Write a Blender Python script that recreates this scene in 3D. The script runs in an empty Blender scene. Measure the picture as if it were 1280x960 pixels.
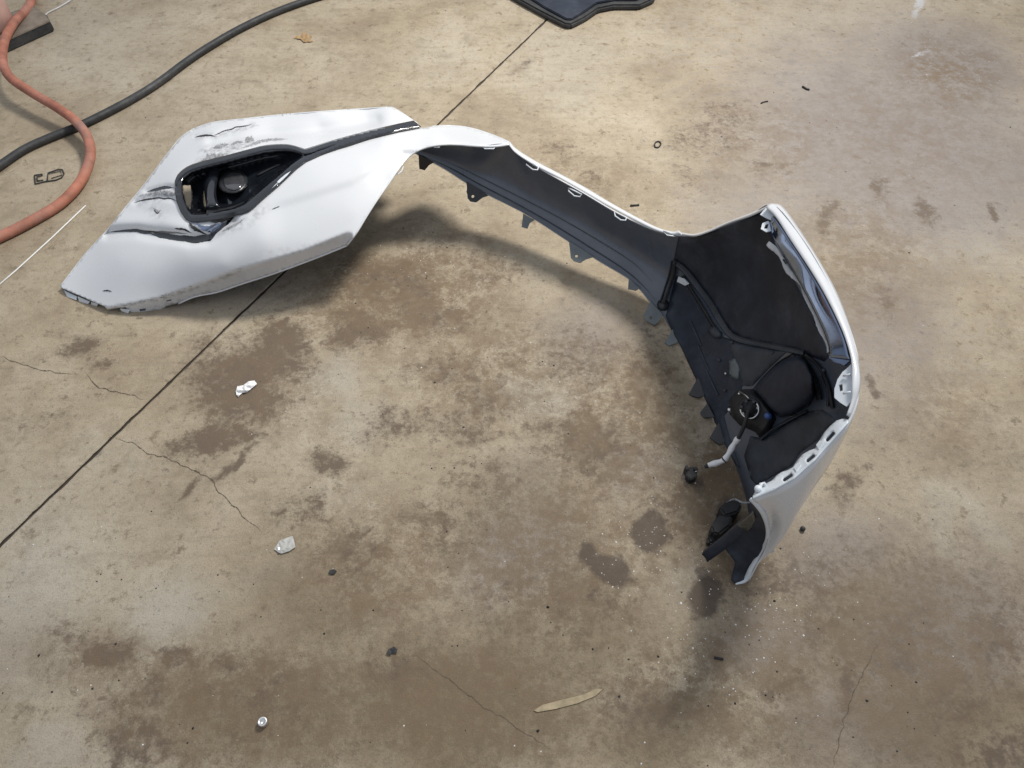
import bpy, bmesh, math, random
import numpy as np
from mathutils import Vector, Matrix
from mathutils.geometry import delaunay_2d_cdt
from mathutils.bvhtree import BVHTree
random.seed(7); rng = np.random.default_rng(11)

# ------------------------------------------------------------------ camera, light, exposure
scene = bpy.context.scene
CAM_H, PITCH, FPX = 1.40, math.radians(52), 950.0
cam_d = bpy.data.cameras.new('camera'); cam = bpy.data.objects.new('camera', cam_d)
scene.collection.objects.link(cam); scene.camera = cam
cam.location = (0, 0, CAM_H); cam.rotation_euler = (math.pi/2 - PITCH, 0, 0)
cam_d.sensor_width = 36; cam_d.lens = FPX/1280*36; cam_d.clip_start = 0.02; cam_d.clip_end = 100
scene.render.resolution_x, scene.render.resolution_y = 1024, 768

world = bpy.data.worlds.new('World'); scene.world = world; world.use_nodes = True
wn = world.node_tree; wbg = wn.nodes['Background']
wtc = wn.nodes.new('ShaderNodeTexCoord'); wsep = wn.nodes.new('ShaderNodeSeparateXYZ'); wr = wn.nodes.new('ShaderNodeValToRGB')
wn.links.new(wtc.outputs['Generated'], wsep.inputs[0]); wn.links.new(wsep.outputs['Z'], wr.inputs[0]); wn.links.new(wr.outputs[0], wbg.inputs[0])
wr.color_ramp.elements[0].position = 0.0; wr.color_ramp.elements[0].color = (.36, .39, .45, 1)
wr.color_ramp.elements[1].position = 0.9; wr.color_ramp.elements[1].color = (.80, .86, .95, 1)
wbg.inputs[1].default_value = 0.84

# light of the open shop door: high, behind and to the right of the bumper
ld = bpy.data.lights.new('door_light', 'AREA'); ld.shape = 'RECTANGLE'; ld.size = 0.85; ld.size_y = 0.85
ld.energy = 66; ld.color = (1.0, .962, .895)
lo = bpy.data.objects.new('door_light', ld); scene.collection.objects.link(lo)
lo.location = (1.85, 3.2, 4.2); aim = Vector((-.15, 2.0, 0)); ldir = (lo.location-aim).normalized(); ld.spread = math.radians(80)
lo.rotation_euler = ldir.to_track_quat('Z', 'Y').to_euler()

vs = scene.view_settings; vs.view_transform = 'Standard'; vs.look = 'None'; vs.exposure = -0.2; vs.gamma = 1; vs.use_curve_mapping = False

# ------------------------------------------------------------------ pixel helpers (photo pixel + height -> place)
CP, SP = math.cos(PITCH), math.sin(PITCH)
CAM = Vector((0, 0, CAM_H))
def ray(x, y):
    u = (x-640)/FPX; v = (480-y)/FPX
    return Vector((u, CP+v*SP, -SP+v*CP))
def P(x, y, h=0.0):
    d = ray(x, y); return CAM + d*((h-CAM_H)/d.z)
def Pn(px, h):
    px = np.asarray(px, float); u = (px[:, 0]-640)/FPX; v = (480-px[:, 1])/FPX
    d = np.stack([u, CP+v*SP, -SP+v*CP], 1); t = (np.asarray(h)-CAM_H)/d[:, 2]
    return d*t[:, None] + np.array([0, 0, CAM_H])
def pixn(p):
    q = p - np.array([0, 0, CAM_H]); z = q[:, 1]*CP-q[:, 2]*SP
    z = np.where(z < .05, .05, z)
    return np.stack([640+FPX*q[:, 0]/z, 480-FPX*(q[:, 1]*SP+q[:, 2]*CP)/z], 1)
def catmull(pts, n):
    pts = np.asarray(pts, float); k = len(pts)
    ts = np.linspace(0, k-1, n); out = []
    for t in ts:
        i = min(int(t), k-2); f = t-i
        p0 = pts[i-1] if i > 0 else 2*pts[0]-pts[1]
        p1, p2 = pts[i], pts[i+1]
        p3 = pts[i+2] if i+2 < k else 2*pts[-1]-pts[-2]
        out.append(.5*((2*p1)+(-p0+p2)*f+(2*p0-5*p1+4*p2-p3)*f*f+(-p0+3*p1-3*p2+p3)*f**3))
    return np.array(out)
def resample(pts, step):
    pts = np.asarray(pts, float); out = []
    for a, b in zip(pts[:-1], pts[1:]):
        n = max(1, int(np.linalg.norm(b-a)/step)); out += [a+(b-a)*i/n for i in range(n)]
    return np.array(out+[pts[-1]])
class TPS:
    def __init__(s, ctrl, lam=1.0):
        c = np.asarray(ctrl, float); s.x = c[:, :2]; n = len(c)
        K = s.k(s.x) + np.eye(n)*lam; Q = np.hstack([np.ones((n, 1)), s.x])
        A = np.block([[K, Q], [Q.T, np.zeros((3, 3))]])
        s.w = np.linalg.solve(A, np.concatenate([c[:, 2], np.zeros(3)]))
    def k(s, p):
        r2 = ((p[:, None, :]-s.x[None])**2).sum(2); return .5*r2*np.log(r2+1e-9)
    def __call__(s, p):
        p = np.asarray(p, float).reshape(-1, 2)
        return s.k(p)@s.w[:-3] + s.w[-3] + p@s.w[-2:]
def inpoly(p, poly):
    p = np.asarray(p, float); x, y = p[:, 0], p[:, 1]; c = np.zeros(len(p), bool); n = len(poly)
    for i in range(n):
        x1, y1 = poly[i]; x2, y2 = poly[(i+1) % n]
        if y1 == y2: continue
        m = ((y1 > y) != (y2 > y)) & (x < (x2-x1)*(y-y1)/(y2-y1)+x1); c ^= m
    return c
def linedist(p, line, closed=False):
    p = np.asarray(p, float); line = np.asarray(line, float); d = np.full(len(p), 1e9)
    L = list(zip(line[:-1], line[1:])) + ([(line[-1], line[0])] if closed else [])
    for a, b in L:
        ab = b-a; t = np.clip(((p-a)@ab)/max(ab@ab, 1e-9), 0, 1)
        d = np.minimum(d, np.linalg.norm(p-(a+t[:, None]*ab), axis=1))
    return d
def sstep(a, b, x):
    t = np.clip((x-a)/(b-a), 0, 1); return t*t*(3-2*t)

# ------------------------------------------------------------------ value noise for low-frequency floor colour
class VN:
    def __init__(s, seed): s.g = np.random.default_rng(seed).random((256, 256))
    def one(s, x, y):
        xi = np.floor(x).astype(int); yi = np.floor(y).astype(int); fx = x-xi; fy = y-yi
        fx = fx*fx*(3-2*fx); fy = fy*fy*(3-2*fy); g = s.g
        a = g[xi % 256, yi % 256]; b = g[(xi+1) % 256, yi % 256]; c = g[xi % 256, (yi+1) % 256]; d = g[(xi+1) % 256, (yi+1) % 256]
        return (a*(1-fx)+b*fx)*(1-fy)+(c*(1-fx)+d*fx)*fy
    def fbm(s, x, y, f, o=4):
        v = 0; a = 1; t = 0
        for i in range(o): v = v+a*s.one(x*f+17*i, y*f+31*i); t += a; a *= .5; f *= 2.03
        return v/t

# ------------------------------------------------------------------ materials
def new_mat(name):
    m = bpy.data.materials.new(name); m.use_nodes = True; n = m.node_tree
    return m, n, n.nodes['Principled BSDF']
def N(n, t, **kw):
    o = n.nodes.new(t)
    for k, v in kw.items(): setattr(o, k, v)
    return o
def noise(n, scale, detail=5, rough=.6, dist=0):
    t = N(n, 'ShaderNodeTexNoise'); t.inputs['Scale'].default_value = scale; t.inputs['Detail'].default_value = detail
    t.inputs['Roughness'].default_value = rough; t.inputs['Distortion'].default_value = dist
    c = n.nodes.get('OBJC') or N(n, 'ShaderNodeNewGeometry'); c.name = 'OBJC'
    n.links.new(c.outputs['Position'], t.inputs['Vector']); return t.outputs['Fac']
def ramp(n, src, stops):
    r = N(n, 'ShaderNodeValToRGB'); n.links.new(src, r.inputs[0]); e = r.color_ramp.elements
    while len(e) < len(stops): e.new(.5)
    for el, (p, c) in zip(e, stops):
        el.position = p; el.color = (*c, 1) if not isinstance(c, (int, float)) else (c, c, c, 1)
    return r.outputs[0]
def mixc(n, fac, a, b, mode='MIX'):
    m = N(n, 'ShaderNodeMix', data_type='RGBA', blend_type=mode)
    for sock, v in ((m.inputs[0], fac), (m.inputs[6], a), (m.inputs[7], b)):
        if isinstance(v, (int, float)): sock.default_value = v
        elif isinstance(v, tuple): sock.default_value = (*v, 1)
        else: n.links.new(v, sock)
    return m.outputs[2]
def math_(n, op, a, b=None, c=None):
    m = N(n, 'ShaderNodeMath', operation=op)
    for s, v in zip(m.inputs, (a, b, c)):
        if v is None: continue
        if isinstance(v, (int, float)): s.default_value = v
        else: n.links.new(v, s)
    return m.outputs[0]
def bump(n, b, h, strength, dist):
    bp = N(n, 'ShaderNodeBump'); bp.inputs['Strength'].default_value = strength; bp.inputs['Distance'].default_value = dist
    n.links.new(h, bp.inputs['Height']); n.links.new(bp.outputs[0], b.inputs['Normal'])
def simple(name, col, rough, var=.25, scale=40, metal=0, bumpy=0, coat=0, spec=.5, dust=0):
    m, n, b = new_mat(name)
    f = noise(n, scale, 4); dark = tuple(c*(1-var) for c in col); lite = tuple(min(1, c*(1+var)) for c in col)
    n.links.new(ramp(n, f, [(.3, dark), (.7, lite)]), b.inputs['Base Color'])
    f2 = noise(n, scale*.35, 5)
    n.links.new(ramp(n, f2, [(.3, max(0, rough-.1)), (.7, min(1, rough+.12))]), b.inputs['Roughness'])
    b.inputs['Metallic'].default_value = metal; b.inputs['Coat Weight'].default_value = coat; b.inputs['Coat Roughness'].default_value = .06
    b.inputs['Specular IOR Level'].default_value = spec
    if bumpy: bump(n, b, noise(n, scale*6, 3), bumpy, .002)
    if dust:
        c0 = b.inputs['Base Color'].links[0].from_socket
        dm = math_(n, 'MULTIPLY', ramp(n, noise(n, 7, 8, .7), [(.45, 0.0), (.75, 1.0)]), ramp(n, noise(n, 90, 5, .8), [(.40, .3), (.65, 1.0)]))
        n.links.new(mixc(n, math_(n, 'MULTIPLY', dm, dust), c0, (.30, .29, .28)), b.inputs['Base Color'])
    return m
def paint_mat():
    m, n, b = new_mat('white_paint')
    at = N(n, 'ShaderNodeAttribute', attribute_name='grime')
    g = math_(n, 'MULTIPLY', at.outputs['Fac'], ramp(n, noise(n, 70, 6, .7), [(.42, 0.0), (.68, 1.0)]))
    base = mixc(n, ramp(n, noise(n, 3.0, 3), [(.35, 0.0), (.75, 1.0)]), (.68, .69, .705), (.63, .64, .66))
    speck = ramp(n, noise(n, 240, 2), [(.70, 0.0), (.78, 1.0)])
    speck = math_(n, 'MULTIPLY', speck, ramp(n, noise(n, 9, 3), [(.5, 0.0), (.7, .5)]))
    c = mixc(n, speck, base, (.45, .42, .38)); c = mixc(n, g, c, (.06, .055, .05))
    n.links.new(c, b.inputs['Base Color'])
    n.links.new(ramp(n, noise(n, 12, 5), [(.3, .20), (.7, .34)]), b.inputs['Roughness'])
    b.inputs['Coat Weight'].default_value = .6; b.inputs['Coat Roughness'].default_value = .05
    bump(n, b, noise(n, 9, 2), .05, .004)
    return m
M = {}
M['paint'] = paint_mat()
M['primer'] = simple('white_back_edge', (.66, .70, .74), .38, .06, 30)
M['inner'] = simple('black_moulded_plastic', (.021, .027, .041), .48, .35, 14, bumpy=.10, spec=.32, dust=.16)
M['inner_lite'] = simple('grey_moulded_plastic', (.048, .056, .070), .44, .25, 22, bumpy=.1, dust=.16, spec=.3)
M['channel'] = simple('dark_primed_plastic', (.082, .097, .126), .27, .22, 9, bumpy=.05, spec=.9, dust=.14)
M['gloss'] = simple('gloss_black_plastic', (.010, .012, .016), .16, .4, 30, coat=.8)
M['housing'] = simple('lamp_housing_plastic', (.026, .032, .047), .36, .3, 30, bumpy=.04, spec=.2)
M['satin'] = simple('satin_black_plastic', (.022, .023, .026), .34, .4, 40, bumpy=.08)
M['lens'] = simple('fog_lens', (.05, .05, .055), .12, .2, 60, coat=1)
M['chrome'] = simple('chrome_trim', (.24, .29, .40), .10, .2, 14, metal=1)
M['clip'] = simple('grey_clip_plastic', (.50, .50, .50), .42, .12, 60)
M['tab'] = simple('grey_tab_plastic', (.13, .15, .155), .34, .2, 30)
M['tape'] = simple('white_tape', (.86, .85, .85), .5, .06, 300)
M['blue'] = simple('blue_plastic', (.05, .10, .28), .35, .2, 80)
M['steel'] = simple('steel', (.80, .80, .79), .32, .1, 120, metal=1)
M['scuff'] = simple('bare_black_scuff', (.016, .016, .017), .34, .5, 130, bumpy=.35)
def rubbed(m, scale, lo, hi):
    n = m.node_tree; b = n.nodes['Principled BSDF']; n.links.new(ramp(n, noise(n, scale, 6, .75), [(lo, 0.0), (hi, 1.0)]), b.inputs['Alpha'])
rubbed(M['scuff'], 330, .30, .46)
M['rub'] = simple('rubbed_scuff', (.13, .13, .135), .5, .4, 130); rubbed(M['rub'], 420, .46, .60)
M['olive'] = simple('olive_grey_plastic', (.085, .08, .062), .3, .25, 50)
M['dirt'] = simple('joint_dirt', (.055, .043, .032), .95, .35, 60)
M['crack'] = simple('crack_dirt', (.11, .085, .06), .95, .5, 80)
M['black_rubber'] = simple('black_rubber', (.026, .027, .029), .6, .35, 60, bumpy=.2, dust=.25)
M['orange_rubber'] = simple('orange_rubber', (.36, .135, .085), .66, .35, 18, bumpy=.15, dust=.55)
M['cap_dark'] = simple('dark_fitting', (.016, .016, .018), .6, .3, 60, dust=.2)
M['wood'] = simple('pale_wood', (.34, .275, .175), .8, .3, 60)
M['card'] = simple('dusty_brown_board', (.20, .165, .13), .85, .25, 25)
M['pink'] = simple('dusty_pink_plastic', (.52, .33, .28), .55, .12, 20)
M['paper'] = simple('white_paper', (.80, .80, .79), .8, .05, 60)
M['clear'] = simple('clear_shard', (.46, .45, .42), .1, .1, 60, coat=1)
M['glint'] = simple('glass_grit', (.80, .80, .78), .12, .1, 60, coat=1)
M['leaf'] = simple('dry_leaf', (.34, .22, .11), .8, .3, 90)
M['string'] = simple('white_plastic_line', (.78, .78, .76), .5, .05, 90)

# ------------------------------------------------------------------ object helpers
C = scene.collection
def link(name, me, mats, parent=None, smooth=True):
    o = bpy.data.objects.new(name, me); C.objects.link(o)
    for m in (mats if isinstance(mats, (list, tuple)) else [mats]): me.materials.append(M[m])
    if parent: o.parent = parent; o.matrix_parent_inverse = parent.matrix_world.inverted() if False else Matrix.Translation(-parent.location)
    if smooth: me.polygons.foreach_set('use_smooth', [True]*len(me.polygons))
    return o
def mesh(verts, faces):
    me = bpy.data.meshes.new('m'); me.from_pydata([tuple(map(float, v)) for v in verts], [], [tuple(map(int, f)) for f in faces]); me.update(); return me
def tag(o, label, cat, group=None, kind=None):
    if label: o['label'] = label
    if cat: o['category'] = cat
    if group: o['group'] = group
    if kind: o['kind'] = kind
    return o
def solid(o, th, off=-1, moff=0, rimoff=0):
    s = o.modifiers.new('solid', 'SOLIDIFY'); s.thickness = th; s.offset = off
    s.material_offset = moff; s.material_offset_rim = rimoff; return o
def empty(name, loc):
    o = bpy.data.objects.new(name, None); C.objects.link(o); o.location = loc; o.empty_display_size = .05; return o
def tube_mesh(pts, r, seg=10, closed=False):
    pts = [Vector(p) for p in pts]; n = len(pts); V = []; F = []; prev = None
    rr = r if hasattr(r, '__len__') else [r]*n
    for i, p in enumerate(pts):
        if closed: t = pts[(i+1) % n]-pts[i-1]
        else: t = pts[min(i+1, n-1)]-pts[max(i-1, 0)]
        t.normalize(); ref = Vector((0, 0, 1)) if abs(t.z) < .9 else Vector((1, 0, 0))
        a = prev - t*prev.dot(t) if prev is not None else ref.cross(t)
        if a.length < 1e-6: a = ref.cross(t)
        a.normalize(); b = t.cross(a); prev = a
        for k in range(seg):
            q = 2*math.pi*k/seg; V.append(p+(a*math.cos(q)+b*math.sin(q))*rr[i])
    m = n if closed else n-1
    for i in range(m):
        j = (i+1) % n
        for k in range(seg): F.append((i*seg+k, i*seg+(k+1) % seg, j*seg+(k+1) % seg, j*seg+k))
    if not closed:
        F.append(tuple(range(seg-1, -1, -1))); F.append(tuple(range((n-1)*seg, n*seg)))
    return mesh(V, F)
def cdt(poly, holes=(), step=4.0, estep=None):
    """triangulate a pixel polygon with holes, interior points on a jittered grid"""
    estep = estep or step; rings = [resample(list(poly)+[poly[0]], estep)[:-1]]+[resample(list(h)+[h[0]], estep)[:-1] for h in holes]
    V = []; E = []
    for r in rings:
        s = len(V); V += [tuple(p) for p in r]; E += [(s+i, s+(i+1) % len(r)) for i in range(len(r))]
    bp = np.array(V); lo = np.min(rings[0], 0); hi = np.max(rings[0], 0)
    gx, gy = np.meshgrid(np.arange(lo[0], hi[0], step), np.arange(lo[1], hi[1], step)); gx = gx+((np.arange(gx.shape[0]) % 2)*.5*step)[:, None]
    g = np.stack([gx.ravel(), gy.ravel()], 1)
    if len(g):
        k = inpoly(g, rings[0])
        for h in rings[1:]: k &= ~inpoly(g, h)
        g = g[k]
        if len(g):
            d = np.min([linedist(g, r, True) for r in rings], axis=0); g = g[d > .45*step]
            V += [tuple(p) for p in g]
    res = delaunay_2d_cdt([Vector(v) for v in V], E, [], 0, 1e-4)
    v2 = np.array([tuple(v) for v in res[0]]); f = np.array([t for t in res[2] if len(t) == 3])
    cen = v2[f].mean(1); k = inpoly(cen, rings[0])
    for h in rings[1:]: k &= ~inpoly(cen, h)
    return v2, f[k]
def orient(v3, f, toward=CAM):
    """wind triangles so that they face the camera side"""
    v3 = np.asarray(v3); out = []
    for t in f:
        a, b, c = v3[t[0]], v3[t[1]], v3[t[2]]; n = np.cross(b-a, c-a)
        out.append(tuple(t) if n @ (np.array(toward)-a) > 0 else tuple(t[::-1]))
    return out
def sheet(name, poly, height, mats, parent, holes=(), step=4, th=.003, moff=0, rimoff=0):
    """plate whose outline is given in photo pixels and whose heights come from height(px)"""
    v2, f = cdt(poly, holes, step); v3 = Pn(v2, height(v2))
    o = link(name, mesh(v3, orient(v3, f)), mats, parent); solid(o, th, -1, moff, rimoff); return o, v2
def plate(name, pts, mats, parent, holes=(), th=.003, step=6):
    """small plate from (px, py, height) corners"""
    c = np.array(pts, float); A = np.c_[np.ones(len(c)), c[:, :2]]; w = np.linalg.lstsq(A, c[:, 2], rcond=None)[0]
    o, _ = sheet(name, [tuple(p[:2]) for p in c], lambda p: np.c_[np.ones(len(p)), p]@w, mats, parent, holes, step, th)
    for pl in o.data.polygons: pl.use_smooth = False
    return o
def circ(x, y, r, n=10, sy=1.0): return [(x+r*math.cos(2*math.pi*i/n), y+sy*r*math.sin(2*math.pi*i/n)) for i in range(n)]

# ------------------------------------------------------------------ the floor: two slabs with a joint between
def floor_material():
    m, n, b = new_mat('stained_concrete')
    def attr(nm): return N(n, 'ShaderNodeAttribute', attribute_name=nm).outputs['Fac']
    big, mid, fine, grit = noise(n, 2.6, 8, .66, .15), noise(n, 11, 9, .74, .1), noise(n, 55, 7, .74), noise(n, 330, 3, .7)
    mid2 = noise(n, 26, 8, .76, .1); huge = noise(n, 1.1, 3, .5)
    def streak(ang, sx, sy, d=.05):
        mp = N(n, 'ShaderNodeMapping'); mp.inputs['Rotation'].default_value = (0, 0, math.radians(ang)); mp.inputs['Scale'].default_value = (sx, sy, 1)
        n.links.new(n.nodes['OBJC'].outputs['Position'], mp.inputs['Vector'])
        t = N(n, 'ShaderNodeTexNoise'); t.inputs['Scale'].default_value = 1; t.inputs['Detail'].default_value = 7; t.inputs['Roughness'].default_value = .68; t.inputs['Distortion'].default_value = d
        n.links.new(mp.outputs[0], t.inputs['Vector']); return t.outputs['Fac']
    st1, st2 = streak(-38, 4, 42), streak(48, 5, 60)
    col = ramp(n, big, [(.34, (.280, .217, .143)), (.48, (.382, .312, .215)), (.62, (.458, .388, .285))])
    col = mixc(n, ramp(n, huge, [(.40, 0.0), (.65, .30)]), col, (.34, .30, .245))
    col = mixc(n, ramp(n, mid, [(.36, .55), (.50, 0.0)]), col, (.225, .175, .112))
    col = mixc(n, ramp(n, mid2, [(.36, .75), (.44, 0.0)]), col, (.150, .112, .070))
    col = mixc(n, ramp(n, st1, [(.34, .25), (.48, 0.0)]), col, (.21, .165, .11))
    col = mixc(n, ramp(n, st2, [(.57, 0.0), (.72, .22)]), col, (.43, .38, .295))
    col = mixc(n, ramp(n, fine, [(.33, .42), (.5, 0.0)]), col, (.18, .143, .10))
    col = mixc(n, ramp(n, fine, [(.56, 0.0), (.75, .30)]), col, (.45, .41, .345))
    # grey polished areas and pale areas with a shape of their own
    w1 = math_(n, 'ADD', math_(n, 'MULTIPLY', mid2, .65), math_(n, 'MULTIPLY', fine, .45))
    def mask(nm, lo, hi, k=1.0):
        v = math_(n, 'ADD', attr(nm), math_(n, 'MULTIPLY', math_(n, 'SUBTRACT', w1, .55), k))
        return ramp(n, v, [(lo, 0.0), (hi, 1.0)])
    col = mixc(n, math_(n, 'MULTIPLY', mask('grey', .10, .70, 1.6), .76), col, (.228, .202, .197))
    col = mixc(n, math_(n, 'MULTIPLY', mask('pale', .25, .8, 1.4), .65), col, (.43, .40, .345))
    col = mixc(n, math_(n, 'MULTIPLY', mask('olive', .10, .80, 1.6), .88), col, (.152, .107, .056))
    col = mixc(n, math_(n, 'MULTIPLY', mask('stain', .24, .66, 3.2), .92), col, (.112, .077, .053))
    col = mixc(n, math_(n, 'MULTIPLY', mask('chalk', .5, .75, 1.8), .7), col, (.50, .51, .54))
    # granular speckle inside the dirty areas
    sp = math_(n, 'MULTIPLY', math_(n, 'MULTIPLY', ramp(n, noise(n, 62, 8, .82, .1), [(.48, 0.0), (.60, .9)]), ramp(n, mid, [(.45, 1.0), (.6, .1)])), ramp(n, math_(n, 'ADD', math_(n, 'ADD', attr('stain'), attr('olive')), big), [(.62, 0.0), (1.2, 1.0)]))
    col = mixc(n, sp, col, (.135, .102, .062))
    # ragged brown film over the dirty middle of the floor
    rag = ramp(n, noise(n, 15, 11, .80, .1), [(.475, 0.0), (.535, 1.0)])
    rag2 = ramp(n, noise(n, 42, 9, .82), [(.47, 0.0), (.53, 1.0)])
    dm = mask('dirty', .15, .75, 1.0)
    col = mixc(n, math_(n, 'MULTIPLY', math_(n, 'MULTIPLY', rag, dm), .80), col, (.172, .118, .068))
    col = mixc(n, math_(n, 'MULTIPLY', math_(n, 'MULTIPLY', rag2, dm), .55), col, (.158, .109, .061))
    # spots and grit
    spot = ramp(n, noise(n, 95, 2, .5), [(.70, 0.0), (.75, .8)])
    spot = math_(n, 'MULTIPLY', spot, ramp(n, noise(n, 6, 3), [(.52, 0.0), (.66, .8)]))
    col = mixc(n, spot, col, (.10, .078, .055))
    col = mixc(n, ramp(n, grit, [(.32, .50), (.48, 0.0)]), col, (.14, .11, .082))
    col = mixc(n, ramp(n, grit, [(.60, 0.0), (.78, .22)]), col, (.60, .56, .50))
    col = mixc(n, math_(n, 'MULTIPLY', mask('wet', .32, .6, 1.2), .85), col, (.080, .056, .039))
    n.links.new(col, b.inputs['Base Color'])
    r = ramp(n, mid, [(.3, .62), (.7, .82)])
    r = mixc(n, math_(n, 'MULTIPLY', mask('grey', .3, .8), .6), r, (.42, .42, .42))
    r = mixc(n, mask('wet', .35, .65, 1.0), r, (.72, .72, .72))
    gl = math_(n, 'MULTIPLY', mask('gloss', .4, .7, .8), ramp(n, noise(n, 120, 3), [(.60, 0.0), (.68, 1.0)]))
    r = mixc(n, gl, r, (.38, .38, .38)); n.links.new(r, b.inputs['Roughness'])
    h = math_(n, 'ADD', math_(n, 'MULTIPLY', fine, .7), math_(n, 'MULTIPLY', grit, .5))
    h = math_(n, 'ADD', h, math_(n, 'MULTIPLY', math_(n, 'MULTIPLY', attr('gloss'), noise(n, 210, 3)), .12))
    bump(n, b, h, .6, .004)
    return m
M['floor'] = floor_material()
JA, JB = P(0, 681), P(690, 18); jd = (JB-JA); jd.z = 0; jd.normalize(); jn = Vector((-jd.y, jd.x, 0))
def blobs(px, warp, lst):
    out = np.zeros(len(px)); q = px+warp
    for (x, y, rx, ry, ang, s) in lst:
        a = math.radians(ang); dx = q[:, 0]-x; dy = q[:, 1]-y
        u = (dx*math.cos(a)+dy*math.sin(a))/rx; v = (-dx*math.sin(a)+dy*math.cos(a))/ry
        out = np.maximum(out, s*np.exp(-((u*u+v*v)**1.3)))
    return out
STAIN = [(300,470,75,55,-25,.85),(345,440,50,45,20,.8),(265,545,60,22,-10,.8),(100,440,38,17,10,.7),(128,465,20,6,0,.6),(292,585,40,6,-55,.75),(243,618,32,8,-52,.8),
 (412,577,22,18,-30,.65),(480,350,70,32,-10,.62),(540,395,55,26,20,.6),(455,415,55,20,-8,.75),(525,365,22,16,0,.72),(560,470,55,22,0,.55),(500,530,55,26,-20,.5),(600,505,40,40,0,.45),
 (572,540,60,22,0,.5),(702,545,60,16,5,.55),(725,450,60,40,10,.4),(800,470,45,60,0,.5),(745,560,70,50,0,.6),(860,640,60,60,0,.5),(120,812,44,18,18,.85),(225,826,34,14,0,.75),(287,830,18,16,0,.7),(190,870,40,30,30,.55),
 (175,925,60,45,0,.55),(330,880,80,60,0,.45),(540,660,60,30,20,.45),(500,840,26,26,0,.7),(470,835,26,18,40,.5),(660,720,70,40,-30,.35),(720,740,70,60,0,.45),(900,600,50,90,20,.62),(940,720,70,40,0,.5),  # stains, with shade of the standing corner painted into the floor inside it
 (1060,600,20,40,30,.5),(1025,780,12,40,35,.6),(1062,860,12,60,25,.62),(985,860,14,30,40,.55),(1140,800,50,60,0,.55),(1190,870,40,70,-15,.5),(1240,800,50,70,0,.45),(1020,740,55,60,0,.35),(1155,255,16,22,0,.7),(1100,238,16,14,0,.6),
 (1037,275,13,25,10,.6),(1232,260,9,8,0,.75),(1105,380,16,18,0,.55),(1090,480,8,20,-10,.65),(745,220,16,22,0,.45),(700,190,30,16,0,.4),(865,170,30,20,0,.4),(650,85,30,10,-20,.4),(905,150,40,40,0,.35),(960,215,30,16,0,.4),(860,215,20,20,0,.35),
 (60,530,40,30,0,.3),(380,640,40,30,0,.5),(440,690,40,40,0,.5),(130,880,30,20,0,.4),(600,600,60,30,0,.35),(640,455,30,18,0,.45),(610,340,50,16,10,.45),(1250,950,60,40,0,.5),(800,880,50,60,30,.5)]
OLIVE = [(1120,780,200,130,0,.6),(1180,900,170,90,0,.75),(960,700,90,60,0,.4),(330,900,190,80,0,.75),(560,880,220,110,0,.8),(420,760,150,90,20,.5),(700,800,140,110,0,.6),(1230,560,110,60,0,.3),(1250,920,90,60,0,.6),(100,820,120,50,0,.35),(480,370,110,60,0,.4),(820,920,110,60,0,.6),(1000,920,120,60,0,.45),(600,400,120,50,0,.3),(640,660,120,80,0,.45),(1280,740,60,60,0,.4)]  # olive brown dirt; also carries the light's falloff over the near floor
GREY = [(1120,180,240,150,15,.85),(960,260,120,90,0,.55),(1180,90,120,60,20,.9),(1100,420,110,130,0,.5),(640,690,90,70,-40,.6),(730,420,70,50,0,.5),(790,580,60,40,0,.45),(1050,700,110,80,0,.6),(1170,790,140,110,-10,.75),(1100,900,150,80,0,.6),(300,360,150,30,-10,.4),(660,600,60,40,0,.3),(940,560,70,100,0,.3),(980,800,90,60,0,.5)]
PALE = [(40,760,90,160,20,.6),(210,770,90,60,-30,.65),(30,950,120,60,0,.6),(420,470,60,40,0,.6),(670,505,70,40,0,.6),(455,520,60,50,0,.5),(700,90,110,80,0,.45),(850,40,130,60,0,.4),(100,60,160,80,0,.45),(150,560,90,60,0,.35),(430,620,90,50,0,.35),(1180,320,110,30,0,.4),(1240,430,70,60,0,.35),(560,70,90,60,0,.4),(1220,640,90,30,35,.5),(1170,650,20,60,-20,.5),(850,720,50,40,0,.45),(1000,600,40,40,0,.4),(330,720,90,40,-30,.4)]
WET = [(815,665,22,30,20,.95),(762,708,34,20,15,.95),(735,690,16,18,0,.8),(735,740,12,10,0,.5),(775,690,10,10,0,.5),(882,742,24,34,15,.85),(905,640,20,40,0,.6),(868,600,14,18,0,.6)]  # puddle stains; those inside the standing corner paint in its shadow
CHALK = [(1176,21,7,4,20,1.0),(1172,51,8,3,0,.9),(1150,68,18,4,-20,.8),(1230,38,22,3,25,.7),(1150,3,8,3,0,.9),(1245,30,14,3,20,.6)]
GLOSS = [(800,640,50,70,10,.9),(960,760,60,45,0,.85),(840,740,40,60,0,.8),(930,800,50,40,0,.6),(770,720,60,40,0,.7),(1170,100,60,40,0,.5)]
DIRTY = [(1130,170,190,110,10,.42),(1180,95,90,45,10,.75),(880,330,60,50,0,.3),(500,370,150,80,0,.8),(620,470,150,90,0,.6),(780,540,120,120,0,.7),(700,700,170,120,0,.75),(480,720,140,110,0,.65),(320,880,200,90,0,.75),(580,880,220,90,0,.8),(900,860,160,100,0,.7),(1130,820,170,130,0,.7),(310,480,120,90,0,.5),(1080,320,110,110,0,.5),(720,240,120,60,20,.5),(120,830,100,50,0,.5),(1180,520,120,90,0,.4),(890,620,70,110,0,.8),(960,180,120,80,0,.45),(560,300,110,40,0,.5),(120,470,90,50,0,.3)]
vnA, vnB, vnC = VN(3), VN(4), VN(9)
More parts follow.
